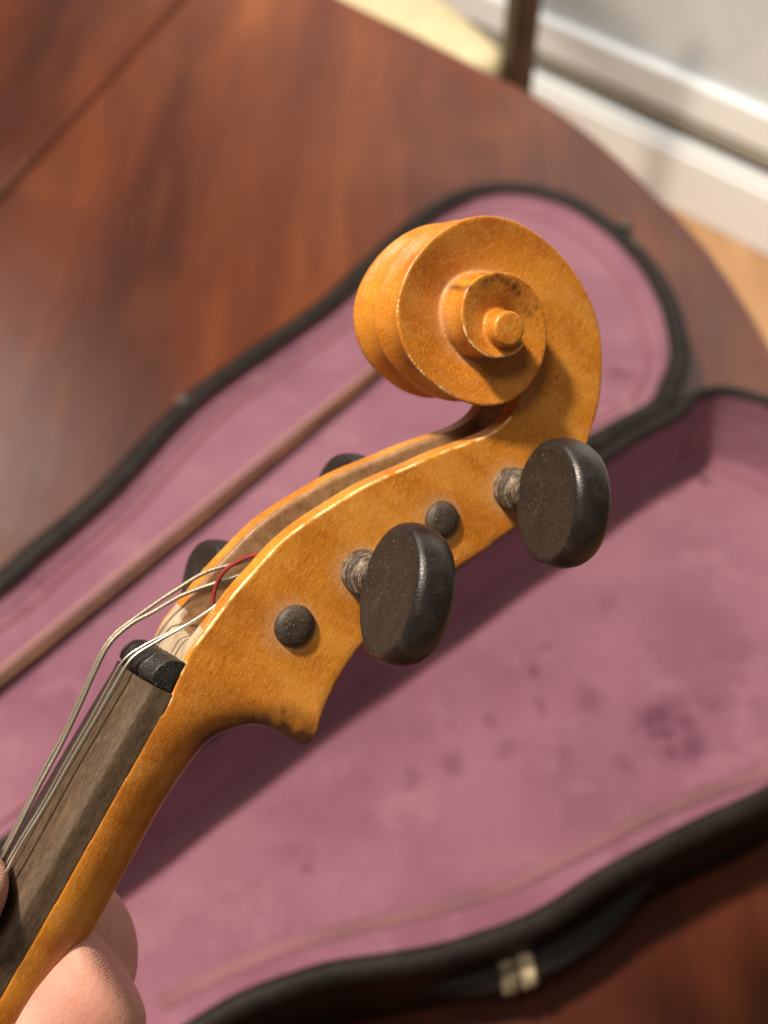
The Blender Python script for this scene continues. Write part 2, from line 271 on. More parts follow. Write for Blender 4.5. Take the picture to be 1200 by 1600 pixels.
def mat_lining(name, stains, seed=0.0):
    t = NT(name); co = t.coord('Object', loc=(seed, 0, 0))
    a = t.noise(co, 9, 4, .6); b = t.noise(co, 38, 5, .65); f = t.noise(co, 900, 2)
    c = t.mix(t.step(a, .32, .68), (.205, .082, .134), (.282, .127, .182))
    c = t.mix(t.math('MULTIPLY', t.step(b, .50, .70), .40), c, (.34, .178, .22))
    c = t.mix(t.math('MULTIPLY', t.step(b, .36, .26), .35), c, (.14, .05, .095))
    wc = t.coord('Object')
    wob = t.n('ShaderNodeTexNoise'); wob.inputs['Scale'].default_value = 55; t.l(wc, wob.inputs['Vector'])
    wv = t.n('ShaderNodeVectorMath'); wv.operation = 'SCALE'; wv.inputs[3].default_value = .022; t.l(wob.outputs['Color'], wv.inputs[0])
    ad = t.n('ShaderNodeVectorMath'); ad.operation = 'ADD'; t.l(wc, ad.inputs[0]); t.l(wv.outputs[0], ad.inputs[1])
    rag = t.math('ADD', .25, t.step(t.noise(co, 130, 5, .7), .38, .58)); 
    for (x, y, z, r, k) in stains:
        d = t.n('ShaderNodeVectorMath'); d.operation = 'DISTANCE'; t.l(ad.outputs[0], d.inputs[0]); d.inputs[1].default_value = (x + .011, y + .011, z + .011)
        c = t.mix(t.math('MULTIPLY', t.math('MULTIPLY', t.step(d.outputs['Value'], r, r * .2), k), rag) if k > 0 else t.math('MULTIPLY', t.step(d.outputs['Value'], r, r * .35), -k), c, (.12, .035, .075) if k > 0 else (.6, .4, .4))
    c = t.mix(t.math('MULTIPLY', t.step(f, .55, .75), .22), c, (.42, .26, .30))
    c = t.mix(t.math('MULTIPLY', t.step(t.noise(co, 210, 4, .7), .62, .74), .5), c, (.12, .04, .08))
    h = t.math('ADD', f, t.math('MULTIPLY', b, 2.2))
    return t.set(Base_Color=c, Roughness=.92, Sheen_Weight=.25, Sheen_Roughness=.5, Normal=t.bump(h, .55, .003), Specular_IOR_Level=.15)
def mat_table():
    t = NT('polished_mahogany')
    an = math.radians(16.9)
    lg = t.coord('Object', scale=(1, .12, 1), rot=(0, 0, an))
    g = t.noise(lg, 9, 5, .55, .2); f = t.noise(lg, 70, 4, .6); blot = t.noise(t.coord(), 5, 3)
    c = t.ramp(g, [(.27, (.042, .0105, .006)), (.45, (.068, .0165, .008)), (.60, (.125, .032, .011)), (.74, (.26, .078, .019))])
    c = t.mix(t.math('MULTIPLY', t.step(f, .5, .7), .18), c, (.20, .058, .018))
    c = t.mix(t.math('MULTIPLY', t.step(f, .45, .3), .20), c, (.035, .009, .006))
    c = t.mix(t.math('MULTIPLY', t.step(blot, .5, .75), .3), c, (.22, .07, .02))
    sc = t.noise(t.coord(), 60, 4, .6)
    r = t.math('ADD', .22, t.math('MULTIPLY', t.noise(t.coord(), 11, 5, .6), .22))
    return t.set(Base_Color=c, Roughness=r, Normal=t.bump(t.math('ADD', f, sc), .12, .001), Specular_IOR_Level=.36)
def mat_skin():
    t = NT('skin'); co = t.coord()
    a = t.noise(co, 60, 3); b = t.noise(co, 260, 4, .6)
    w = t.n('ShaderNodeTexWave'); w.inputs['Scale'].default_value = 1500; w.inputs['Distortion'].default_value = 3.5; w.inputs['Detail'].default_value = 1.0
    t.l(co, w.inputs[0])
    c = t.mix(t.step(a, .35, .65), (.56, .27, .21), (.63, .34, .265))
    c = t.mix(t.math('MULTIPLY', t.step(b, .45, .7), .35), c, (.60, .22, .18))
    h = t.math('ADD', t.math('MULTIPLY', w.outputs['Fac'], .22), t.math('MULTIPLY', t.noise(co, 700, 4, .7), .8))
    t.b.subsurface_method = 'RANDOM_WALK'
    return t.set(Base_Color=c, Roughness=.45, Subsurface_Weight=.25, Subsurface_Radius=(.004, .0015, .0008), Subsurface_Scale=1.0, Normal=t.bump(h, .45, .0007))

M_VAR = mat_varnish(); M_EB = mat_ebony('ebony_peg'); M_NUT = mat_ebony('ebony_nut', .5, .38, (.012, .011, .011), .6); M_PF = mat_pegface(); M_DUST = mat_dusty()
M_FB = mat_fingerboard(); M_SKIN = mat_skin()
M_STEEL = mat_simple('bright_string_steel', (.62, .58, .50), .28, .9)
M_GUT = mat_simple('tarnished_string', (.30, .26, .21), .38, .6, 3000, .2)
M_SILK = mat_simple('red_silk_wrap', (.28, .022, .022), .8, 0, 4000, .4)
M_BONE = mat_simple('cream_ring', (.72, .58, .30), .5)
M_BLACK = mat_simple('worn_black_case_cloth', (.013, .0095, .0085), .58, 0, 350, .5, .4, .001)
M_BLACK.node_tree.nodes['Principled BSDF'].inputs['Specular IOR Level'].default_value = .22
M_LEA = mat_simple('dark_handle_leather', (.011, .008, .007), .7, 0, 300, .4)
M_METAL = mat_simple('dull_fitting_metal', (.09, .085, .07), .5, .5, 400, .3)
M_TAG = mat_simple('cream_label_tape', (.42, .35, .23), .8, 0, 260, .6, .7)
M_TABLE = mat_table()

# ------------------------------------------------------------------ floor and door behind
def floor_mat():
    t = NT('tan_floor'); co = t.coord()
    c = t.mix(t.step(t.noise(t.coord(scale=(1, .2, 1)), 12, 4), .3, .7), (.36, .19, .085), (.50, .28, .13))
    return t.set(Base_Color=c, Roughness=.5)
o = mesh('floor', [(-4, -3, -.72), (4, -3, -.72), (4, 5, -.72), (-4, 5, -.72)], [(0, 1, 2, 3)], floor_mat(), smooth=False); tag(o, kind='structure')
M_WHITE = mat_simple('white_gloss_paint', (.80, .83, .84), .35, 0, 60, .05)
M_PANEL = mat_simple('pale_grey_panel', (.56, .585, .60), .30, 0, 20, .1, .10)
M_GROOVE = mat_simple('dark_rubber_seal', (.014, .018, .018), .5)
M_GREY = mat_simple('grey_track_metal', (.36, .35, .31), .4, .3)
wall = bpy.data.objects.new('patio_door', None); C.objects.link(wall)
wall.matrix_world = Matrix(((.7115, .7027, 0, .69), (-.7027, .7115, 0, 1.607), (0, 0, 1, -.72), (0, 0, 0, 1)))
tag(wall, 'white framed door with dark grooved track standing on the tan floor beyond the table', 'door')
def wbox(nm, y0, y1, z0, z1, m, x0=-2.2, x1=1.4, bv=.004):
    v, f = box(x0, x1, y0, y1, z0, z1); o = mesh(nm, v, f, m, wall, False); bevel(o, bv); return o
wbox('threshold', 0, .12, 0, .112, M_WHITE)
wbox('track_lip', .008, .12, .114, .128, M_WHITE)
wbox('seal', .030, .12, .1285, .146, M_GROOVE)
wbox('track', .016, .12, .1465, .166, M_GREY)
wbox('seal', .024, .12, .1665, .172, M_GROOVE)
wbox('bottom_rail', .014, .12, .1725, .236, M_WHITE)
wbox('door_panel', .035, .12, .2365, 1.9, M_PANEL)
wbox('door_stile', .018, .044, .264, 1.9, M_WHITE, 1.05, 1.15)

# ------------------------------------------------------------------ chair behind the table
M_CUSH = mat_simple('cream_vinyl', (.52, .44, .26), .45, 0, 40, .2, .08)
M_CWOOD = mat_simple('dark_chair_wood', (.040, .020, .012), .4, 0, 60, .2, .3)
c0, c1 = Vector(SEAT_C[0][:2]), Vector(SEAT_C[1][:2]); ce = (c1 - c0).normalized(); cx = Vector((-ce.y, ce.x))
if cx.y > 0: cx = -cx
CHAIR_ROT = math.atan2(-ce.y, -ce.x); CHAIR_AT = c0 + ce * .24 + cx * .22
chair = bpy.data.objects.new('dining_chair', None); C.objects.link(chair); chair.location = (*CHAIR_AT, -.72); chair.rotation_euler = (0, 0, CHAIR_ROT)
tag(chair, 'dark wooden chair with cream padded seat beyond the table edge', 'chair')
def cpart(nm, vf, m, bv=.01, seg=4): 
    o = mesh(nm, vf[0], vf[1], m, chair, False); bevel(o, bv, seg); o.data.polygons.foreach_set('use_smooth', [True] * len(o.data.polygons)); return o
cpart('seat', box(-.24, .24, -.22, .22, .40, .46), M_CUSH, .025, 5)
cpart('seat_frame', box(-.23, .23, -.21, .21, .36, .399), M_CWOOD)
for x, y in ((-.22, -.20), (.22, -.20), (-.22, .20)): cpart('leg', box(x - .018, x + .018, y - .018, y + .018, 0, .36), M_CWOOD, .005)
for x in (-.262, .262): cpart('back_post', box(x - .018, x + .018, .19, .23, .0, .95), M_CWOOD, .008)
cpart('back_rail', box(-.24, .24, .195, .225, .80, .90), M_CWOOD)

# ------------------------------------------------------------------ table
def off(P, d):
    """offset closed outline inward by d"""
    P = [np.array(p[:2], float) for p in P]; n = len(P)
    ar = sum(P[i][0] * P[(i + 1) % n][1] - P[(i + 1) % n][0] * P[i][1] for i in range(n)); sg = 1 if ar > 0 else -1
    N = []
    for i in range(n):
        t = P[(i + 1) % n] - P[i - 1]; t /= (np.linalg.norm(t) + 1e-9); N.append(np.array([-t[1], t[0]]) * sg)
    for _ in range(2 if d > .004 else 0): N = [(N[i - 1] + N[i] * 2 + N[(i + 1) % n]) / 4 for i in range(n)]
    return [P[i] + N[i] * d for i in range(n)]
def shell(outline, layers, cap0=False, cap1=False):
    return loft([[(p[0], p[1], z) for p in off(outline, d)] for d, z in layers], True, cap0, cap1)
edge = [tuple(p[:2]) for p in TABLE_EDGE]
tbl = [(.262, .42), (.258, .34), (.24, .22), (.20, .08), (.10, -.06), (-.08, -.16), (-.35, -.20), (-.75, -.10), (-1.05, .15), (-1.20, .55), (-1.15, .95), (-.95, 1.28), (-.65, 1.45), (-.38, 1.40)]
tbl = crom(edge + tbl, 4, True)
sp, sd = np.array(LEAF_SEAM[0][:2]), np.array(LEAF_SEAM[1][:2]) - np.array(LEAF_SEAM[0][:2]); sd /= np.linalg.norm(sd); sn = np.array([-sd[1], sd[0]])
def clip(P, s, gap):
    out = []
    for i in range(len(P)):
        a, b = P[i], P[(i + 1) % len(P)]; da = ((a - sp) @ sn) * s - gap; db = ((b - sp) @ sn) * s - gap
        if da >= 0: out.append(a)
        if da * db < 0: out.append(a + (b - a) * da / (da - db))
    return out
table = bpy.data.objects.new('dining_table', None); C.objects.link(table); table.location = (-.4, .6, -.72)
tag(table, 'polished dark mahogany table with a curved edge, under the open violin case', 'table')
def tpart(nm, P):
    v, f = shell(P, [(.004, -.030), (0, -.026), (0, -.008), (.0012, -.0045), (.003, -.0022), (.016, -.0016), (.0168, -.0004), (.0185, 0)], True, True)
    v = [(a[0] + .4, a[1] - .6, a[2] + .72) for a in v]
    o = mesh(nm, v, f, M_TABLE, table, False); fixn(o); sharp(o, 30); return o
tpart('table_top', clip(tbl, -1, .0008)); tpart('table_leaf', clip(tbl, 1, .0008))
prof = [(.30, 0), (.28, .03), (.06, .06), (.05, .25), (.08, .40), (.05, .60), (.16, .688)]
v, f = loft([[(r * math.cos(a), r * math.sin(a), z) for a in [2 * PI * k / 24 for k in range(24)]] for r, z in prof])
fixn(mesh('pedestal', v, f, M_TABLE, table))

# ------------------------------------------------------------------ violin case
case = bpy.data.objects.new('violin_case', None); C.objects.link(case)
tag(case, 'open black violin case lined in dusty pink cloth, lying on the mahogany table', 'violin case')
def halfcase(nm, outline, H, floor, stains, seed, rw=.004):
    P = crom(outline, 6, True)
    P = [np.array(p) + .0011 * np.array([noise.noise(Vector((p[0] * 28, p[1] * 28, seed))), noise.noise(Vector((p[0] * 28, p[1] * 28, seed + 9)))]) for p in P]
    v, f = shell(P, [(.002, .0006), (-.001, .004), (-.001, H - .010), (-.0022, H - .008), (-.0022, H - .002), (0, H), (rw * .6, H + .0008), (rw, H + .0006), (rw + .002, H - .0005), (rw + .0024, H - .003), (rw + .0026, H - .009)], False, False)
    v2, f2 = shell(P, [(.002, .0006), (.03, .0006)], False, False)
    sh = mesh(nm, *join((v, f), (v2, f2))[:2], M_BLACK, case); fixn(sh)
    m = mat_lining('pink_lining_' + nm, stains, seed)
    # walls + floor built as rings so the cloth can sag a little
    lay = [(rw + d, z) for d, z in [(.0026, H - .002), (.0030, H - .010), (.0045, floor + .006), (.0065, floor + .0015), (.010, floor), (.018, floor), (.030, floor)]]
    v, f = shell(P, lay, False, False)
    from mathutils.geometry import delaunay_2d_cdt
    last = off(P, lay[-1][0] - .006); k = len(last)
    cv, _, cf = delaunay_2d_cdt([Vector(q) for q in last], [(i, (i + 1) % k) for i in range(k)], [], 1, 1e-6)[:3]
    li = mesh('lining', *join((v, f), ([(q.x, q.y, floor + .0001) for q in cv], [tuple(q) for q in cf]))[:2], m, sh); fixn(li)
    # trim cord where wall cloth meets floor cloth
    Q = off(P, rw + .0135)
    v, f = tube([(q[0], q[1], floor + .0004) for q in Q] + [(Q[0][0], Q[0][1], floor + .0004)], .0009, 6)
    mesh('lining_cord', v, f, m_cord, sh)
    return sh
m_cord = mat_simple('lining_cord_cloth', (.23, .085, .10), .9)
def stl(L): return L
LID_STAINS = LID_ST; BODY_STAINS = BODY_ST
lidp = halfcase('lid', LID_OUTLINE, .045, .034, LID_STAINS, 3.1, .0085)
bodyp = halfcase('case_body', BODY_OUTLINE, .062, .012, BODY_STAINS, 7.7)
def cpart2(nm, v, f, m, par=None, bv=0): 
    o = mesh(nm, v, f, m, par or case, bv == 0); fixn(o)
    if bv: bevel(o, bv)
    return o
HL = [Vector(p) for p in HANDLE_LINE]
Q = crom([np.array(p) for p in HL], 6); v, f = tube([tuple(q) for q in Q], [.0035 + .0035 * math.sin(PI * i / (len(Q) - 1)) for i in range(len(Q))], 12)
hnd = cpart2('handle', v, f, M_LEA, bodyp)
for p, d in ((HL[0], (HL[0] - HL[1])), (HL[-1], (HL[-1] - HL[-2]))):
    d = Vector(d).normalized(); q = [tuple(p - d * .006 + d * .010 * k / 6) for k in range(7)]
    v, f = tube(q, [.0035, .005, .004, .005, .0045, .005, .005], 10); o = mesh('handle_loop', v, f, M_METAL, bodyp)
i0 = len(Q) // 2 - 2
for k in (-1, 1):
    c = i0 + 1.3 * k + 1.6; q = [tuple(np.array([np.interp(c + d_, range(len(Q)), [w_[a_] for w_ in Q]) for a_ in range(3)])) for d_ in (-1.1, -.5, 0, .5, 1.1)]
    v, f = tube(q, [.0076, .0088, .0080, .0088, .0074], 12)
    v = [(a[0] + .0008 * noise.noise(Vector(a) * 300), a[1] + .0008 * noise.noise(Vector(a) * 300 + Vector((5, 5, 5))), a[2]) for a in v]
    mesh('label_tape', v, f, M_TAG, bodyp)
for p in LATCHES:
    x, y, z, a = p
    v, f = box(-.004, .004, -.003, .003, -.006, .0025); c, s_ = math.cos(a), math.sin(a)
    v = [(x + i * c - j * s_, y + i * s_ + j * c, z + k) for i, j, k in v]
    cpart2('latch', v, f, M_METAL, lidp, .0015)
sq = [tuple(q) for q in crom([np.array(p) for p in SEAM_LINE], 5)]; v, f = tube(sq, .0038, 8, flat=.16); mesh('lining_seam', v, f, mat_simple('faded_seam_tape', (.19, .085, .105), .9, 0, 60, .3, .2), bodyp)

# ------------------------------------------------------------------ bow lying in the lid
bow = bpy.data.objects.new('violin_bow', None); C.objects.link(bow)
b0, b1 = Vector(BOW_LINE[0]), Vector(BOW_LINE[-1]); bow.location = b1; bd = (b0 - b1).normalized(); bn = Vector((-bd.y, bd.x, 0))
tag(bow, 'brown wooden violin bow lying in the pink lined lid', 'bow')
b0 = b0 + bd * .02; Lb = (b0 - b1).length
pts = [bd * (Lb * k / 30) + Vector((0, 0, .0)) - bn * .002 * math.sin(PI * k / 30) for k in range(31)]
v, f = tube([tuple(p) for p in pts], [.0024 - .0004 * k / 30 for k in range(31)], 8)
M_BOW = mat_simple('worn_bow_wood', (.13, .055, .024), .34, 0, 90, .2, .4)
mesh('stick', v, f, M_BOW, bow)
hp = [tuple(bd * (Lb * k / 10) + bn * .0055 + Vector((0, 0, -.001))) for k in range(11)]
v, f = tube(hp, .0014, 6, flat=.4); mesh('bow_hair', v, f, mat_simple('bow_hair_fibre', (.36, .20, .17), .7), bow)
e = bd * Lb
v, f = loft([[tuple(e + bd * a + bn * b + Vector((0, 0, c))) for a, b, c in q] for q in
    [[(-.006, -.003, -.003), (.006, -.003, -.003), (.006, -.003, .003), (-.006, -.003, .003)], [(-.004, .004, -.0025), (.007, .004, -.0025), (.007, .004, .0025), (-.004, .004, .0025)], [(.0, .012, -.002), (.010, .012, -.002), (.010, .012, .002), (.0, .012, .002)]]])
bevel(fixn(mesh('bow_tip', v, f, M_BOW, bow, False)), .0012)

# ------------------------------------------------------------------ violin
vio = bpy.data.objects.new('violin', None); C.objects.link(vio)
A = VIOLIN_AXES
vio.matrix_world = Matrix(((A[0][0], A[0][1], A[0][2], VIOLIN_AT[0]), (A[1][0], A[1][1], A[1][2], VIOLIN_AT[1]), (A[2][0], A[2][1], A[2][2], VIOLIN_AT[2]), (0, 0, 0, 1)))
tag(vio, 'golden brown violin held by its neck, carved scroll and black pegs above the open case', 'violin')
def halfw(u): return float(np.interp(u, [-90, 0, 80, 100], [13.4, 11.2, 8.2, 7.9]))
mm = .001
def neck_mesh():
    st = NECK_STATIONS; K = crom([np.array(s) for s in st], 5)
    NB = 40; loops = []
    for s in K:
        fu, fv, bu, bv, p, cav, fl = s; p = max(2, p); cav = max(0, cav); fl = max(0, fl)
        F = np.array([fu, fv]); B = np.array([bu, bv]); D = B - F; dl = np.linalg.norm(D); D /= dl
        w0, w1 = halfw(fu), halfw(bu)
        lp = []
        for k in range(NB + 1):
            th = PI * k / NB                               # 0 near front corner .. PI far front corner
            c, sn_ = math.cos(th), math.sin(th)
            x = math.copysign(abs(c) ** (2 / p), c); y = abs(sn_) ** (2 / p); mx = max(abs(c), sn_); tb = min(1, max(0, (p - 3) / 4)); x += (c / mx - x) * tb; y += (sn_ / mx - y) * tb
            g = 0
            if y > .985 and fl > 0:
                q = abs(x)
                g = fl * math.sin(PI * min(1, max(0, (q - .06) / .80))) ** 1 if .06 < q < .86 else 0
            w = w0 + (w1 - w0) * y
            q2 = F + D * (dl * y - g)
            lp.append((q2[0], q2[1], x * w))
        # front: cavity path from far corner to near corner
        wi = w0 - 5.0; 
        cw = [(-w0 + .0, 0), (-wi - .6, 0), (-wi, .5), (-wi + .3, cav * .5), (-wi + 1.2, cav), (0, cav), (wi - 1.2, cav), (wi - .3, cav * .5), (wi, .5), (wi + .6, 0)]
        if cav < .6: cw = [(a, min(b, cav)) for a, b in cw]
        for a, b in cw[1:]:
            q2 = F + D * b; lp.append((q2[0], q2[1], a))
        loops.append(lp)
    return loft(loops)
def scroll_mesh():
    R = np.array(SCROLL_RIM); a0, a1 = R[0, 0], R[-1, 0]
    TH = np.arange(a0, a1, 3.0)
    rr = lambda t: float(np.interp(t, R[:, 0], R[:, 1])); hh = lambda t: float(np.interp(t, R[:, 0], R[:, 2]))
    # smooth the interpolation a little
    sm = lambda fn, t, w: sum(fn(t + d) for d in (-2*w, -w, 0, w, 2*w)) / 5
    loops = []
    for t in TH:
        r = sm(rr, t, 5); h = sm(hh, t, 6); rn = sm(rr, min(t + 360, a1), 5)
        if t + 360 >= a1: rn = 0.2
        dip = float(np.interp(t, [-100, -40, 0, 60, 150, 330, 450, 600, 720, 800, 920], [0, .2, 1.0, 2.0, 2.8, 2.7, 2.2, 2.3, 1.6, .5, 0]))
        fl = float(np.interp(t, [-100, 150, 250, 300, 360], [1.2, 2.1, 1.9, 1.4, 0]))
        face = []
        for q in (.97, .90, .75, .6, .45, .3, .15, .0):
            x = 1 - q; face.append((rn + (r - rn) * q, h - dip * (x ** 1.15)))
        face.append((.15, h - dip - .05))
        wall = []
        for k in range(1, 24):
            z = 1 - 2 * k / 24; q = abs(z)
            g = fl * math.sin(PI * min(1, max(0, (q - .03) / .87))) ** .8 if .03 < q < .90 else 0
            und = .55 * math.sin(PI * min(1, (1 - q) * 3)) if t > 300 else 0
            wall.append((r - g - und, z * (h - .25)))
        sec = [(a, b) for a, b in reversed(face)] + [(r - .25, h - .02), (r, h - .25)] + wall + [(r, -h + .25), (r - .25, -h + .02)] + [(a, -b) for a, b in face]
        c, s_ = math.cos(math.radians(t)), math.sin(math.radians(t))
        loops.append([(SCROLL_CENTRE[0] + a * c, SCROLL_CENTRE[1] + a * s_, b) for a, b in sec])
    return loft(loops)
def build_head():
    a, b = neck_mesh(), scroll_mesh()
    tmp = []
    ec = []
    for z, r in ((-EYE[2] - .1, 1.5), (-EYE[2], 2.85), (-EYE[2] + .35, 3.2), (-EYE[2] + 3, 3.4), (0, 3.8), (EYE[2] - 3, 3.4), (EYE[2] - .35, 3.2), (EYE[2], 2.85), (EYE[2] + .1, 1.5)):
        ec.append([(EYE[0] + r * math.cos(2 * PI * k / 40), EYE[1] + r * math.sin(2 * PI * k / 40), z) for k in range(40)])
    for v, f in (a, b, loft(ec)):
        me = bpy.data.meshes.new('tmp'); me.from_pydata(v, [], f); 
        bm = bmesh.new(); bm.from_mesh(me); bmesh.ops.remove_doubles(bm, verts=bm.verts, dist=1e-4); bmesh.ops.recalc_face_normals(bm, faces=bm.faces)
        if bm.calc_volume(signed=True) < 0: bmesh.ops.reverse_faces(bm, faces=bm.faces)
        bmesh.ops.triangulate(bm, faces=bm.faces)
        bm.to_mesh(me); bm.free(); tmp.append(me)
    V = []; Fc = []
    for me in tmp:
        o = len(V); V += [tuple(v.co) for v in me.vertices]; Fc += [tuple(i + o for i in p.vertices) for p in me.polygons]
    me = bpy.data.meshes.new('head'); me.from_pydata(V, [], Fc)
    ob = bpy.data.objects.new('head_tmp', me); C.objects.link(ob)
    m = ob.modifiers.new('r', 'REMESH'); m.mode = 'VOXEL'; m.voxel_size = VOX; m.adaptivity = 0
    m2 = ob.modifiers.new('s', 'SMOOTH'); m2.factor = .5; m2.iterations = 5
    dg = bpy.context.evaluated_depsgraph_get(); me2 = bpy.data.meshes.new_from_object(ob.evaluated_get(dg))
    bpy.data.objects.remove(ob)
    return me2
VOX = .29
hm = build_head()
n = len(hm.vertices); co = np.empty(n * 3); hm.vertices.foreach_get('co', co); co = co.reshape(-1, 3)
nr = np.empty(n * 3); hm.vertices.foreach_get('normal', nr); nr = nr.reshape(-1, 3)
print('head verts', n)
def dmin(P, pts, chunk=40):
    P = np.asarray(P); best = np.full(len(pts), 1e9)
    for i in range(0, len(P), chunk):
        d = ((pts[:, None, :] - P[None, i:i + chunk]) ** 2).sum(-1).min(1); best = np.minimum(best, d)
    return np.sqrt(best)
ds = lambda L, k: crom([np.array(p) for p in L], k)
front = [(s[0], s[1], halfw(s[0])) for s in NECK_STATIONS[11:30]]
R_ = np.array(SCROLL_RIM)
rimc = []
for t in np.arange(R_[0, 0], R_[-1, 0], 3):
    r = np.interp(t, R_[:, 0], R_[:, 1]); h = np.interp(t, R_[:, 0], R_[:, 2])
    rimc.append((SCROLL_CENTRE[0] + r * math.cos(math.radians(t)), SCROLL_CENTRE[1] + r * math.sin(math.radians(t)), h))
rimc = np.array(rimc); ta = np.arange(R_[0, 0], R_[-1, 0], 3)
basec = np.array([(p[0], p[1], np.interp(t - 360, ta, rimc[:, 2]) - 1.8) for p, t in zip(rimc, ta) if t > 265])
fr = np.array(ds(front, 8)); mir = np.array([1, 1, -1.])
inner = fr.copy(); inner[:, 2] -= 5
aco = co.copy(); aco[:, 2] = np.abs(aco[:, 2])
strong = rimc[((ta > 105) & (ta < 215)) | ((ta > 480) & (ta < 640)) | (ta > 690)]
dw = np.minimum(np.minimum(dmin(fr, aco) * .9, dmin(rimc, aco) * 1.6), dmin(strong, aco) * .95); dwi = dmin(inner, aco)
wear = np.clip(1 - dw / .95, 0, 1); wear = np.maximum(wear, .62 * np.clip(1 - dwi / .8, 0, 1))
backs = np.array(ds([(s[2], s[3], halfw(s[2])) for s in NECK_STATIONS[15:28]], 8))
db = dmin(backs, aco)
dust = .75 * np.clip(1 - dmin(basec, aco) / 2.6, 0, 1) ** 1.2
for P, r in ((PEG_A, 4.2), (PEG_B, 4.0), (PEG_END_A, 4.1), (PEG_END_B, 3.7)):
    d = np.sqrt((co[:, 0] - P[0]) ** 2 + (co[:, 1] - P[1]) ** 2); dust = np.maximum(dust, np.where(aco[:, 2] > 7, .7 * np.clip(1 - (d - r) / (2.4 + 1.2 * np.sin(np.arctan2(co[:, 1] - P[1], co[:, 0] - P[0]) - .6)), 0, 1) ** 1.5, 0))
# inside of the peg box: below the front line and between the cheeks
SF = np.array(ds([np.array(s[:4]) for s in NECK_STATIONS], 6))
dF = ((co[:, None, :2] - SF[None, :, :2]) ** 2).sum(-1); j = dF.argmin(1)
D = SF[j, 2:4] - SF[j, :2]; D /= np.linalg.norm(D, axis=1)[:, None]
dep = ((co[:, :2] - SF[j, :2]) * D).sum(1)
hw = np.interp(co[:, 0], [-90, 0, 80, 100], [13.4, 11.2, 8.2, 7.9])
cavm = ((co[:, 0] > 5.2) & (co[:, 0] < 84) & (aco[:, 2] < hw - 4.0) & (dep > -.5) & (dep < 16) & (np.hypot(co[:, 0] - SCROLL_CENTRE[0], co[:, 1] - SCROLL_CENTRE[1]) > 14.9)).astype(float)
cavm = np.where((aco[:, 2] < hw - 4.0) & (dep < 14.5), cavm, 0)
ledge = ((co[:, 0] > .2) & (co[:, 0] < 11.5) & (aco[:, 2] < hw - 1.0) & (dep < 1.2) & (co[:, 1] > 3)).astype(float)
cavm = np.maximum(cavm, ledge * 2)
dirt_shade = np.zeros(n)
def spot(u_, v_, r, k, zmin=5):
    global dirt_shade
    d = np.hypot(co[:, 0] - u_, co[:, 1] - v_); dirt_shade = np.maximum(dirt_shade, np.where(co[:, 2] > zmin, k * np.clip(1 - d / r, 0, 1), 0))
for q in SPOTS: spot(*q)  # grime marks, plus shade under the heel put into the colour
dirt_shade = np.maximum(dirt_shade, .55 * np.clip(1 - db / 2.2, 0, 1))
hm.vertices.foreach_set('co', (co * mm).ravel())
ca = hm.color_attributes.new('mask', 'FLOAT_COLOR', 'POINT')
ca.data.foreach_set('color', np.stack([wear, dust, cavm, np.ones(n)], 1).ravel().astype(np.float32))
fa = hm.attributes.new('dirt_shade', 'FLOAT', 'POINT'); fa.data.foreach_set('value', dirt_shade.astype(np.float32))
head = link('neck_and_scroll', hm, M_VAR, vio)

# fingerboard (its end and the nut sit slightly askew)
SKEW = .11
def fb():
    F0 = NECK_STATIONS; us = [s[0] for s in F0[:11]][::1]; loops = []; mk = []
    lo = np.array([(s[0], s[1]) for s in F0[:13]])
    for u in np.linspace(-116, -.6, 70):
        base = np.interp(u, lo[:, 0], lo[:, 1]); w = halfw(u); hs = 4.2; ar = 2.4; lp = []; 
        sec = [(-w, 0), (-w, hs * .5), (-w, hs - .8), (-w + .25, hs - .25)]
        for k in range(1, 20):
            x = -w + .5 + (2 * w - 1) * k / 20; sec.append((x, hs + ar * (1 - (x / w) ** 2)))
        sec += [(w - .25, hs - .25), (w, hs - .8), (w, hs * .5), (w, 0)]
        for x, y in sec: lp.append(((u - SKEW * (w - x)) * mm, (base + y) * mm, x * mm)); mk.append((float(np.clip((w * .02 - x) / (w * .22), 0, 1)) if y > hs - .6 else 0, float(np.clip(1 - abs(y - hs - .1) / .55, 0, 1)) * (x > 0)))
        loops.append(lp)
    v, f = loft(loops); o = mesh('fingerboard', v, f, M_FB, vio)
    ca = o.data.color_attributes.new('mask', 'FLOAT_COLOR', 'POINT')
    ca.data.foreach_set('color', np.array([(a, b, 0, 1) for a, b in mk], dtype=np.float32).ravel())
    fixn(o); sharp(o, 50); return o
fb()
# nut with rounded top and string notches
def nut():
    loops = []; base = NUT_LOW[1] - .4
    notches = [-8.2, -4.4, 0.6, 6.2]
    for x in np.linspace(-11.1, 11.1, 97):
        top = 4.2 + 1.9 * (1 - (x / 11.2) ** 2)
        g = sum(.9 * math.exp(-((x - q) / .55) ** 2) for q in notches)
        ed = .5 * max(0, abs(x) - 10.6) ** 2
        pts = [(-.4, 0), (-.4, top - 1.2 - ed), (.3, top - .25 - g - ed), (1.3, top - g - ed), (2.8, top * .93 - g - ed), (4.2, top * .72 - ed), (4.9, top * .42 - ed), (5.2, .2)]
        # chipped, uneven edge towards the peg box
        pts = [(a + (.25 * noise.noise(Vector((x * .9, b, 3))) if a > 1 else 0), b + .18 * noise.noise(Vector((x * .8, a, 9)))) for a, b in pts]
        loops.append([((a - SKEW * (11.2 - x)) * mm, (base + b) * mm, x * mm) for a, b in pts])
    v, f = loft(loops); o = fixn(mesh('nut', v, f, M_NUT, vio)); sharp(o, 50)
nut()
M_END = mat_ebony('dusty_peg_end', .9, .55, (.034, .025, .018), .5)
def ring(z, r, n=36): return [(r * math.cos(2 * PI * k / n) * mm, r * math.sin(2 * PI * k / n) * mm, z * mm) for k in range(n)]
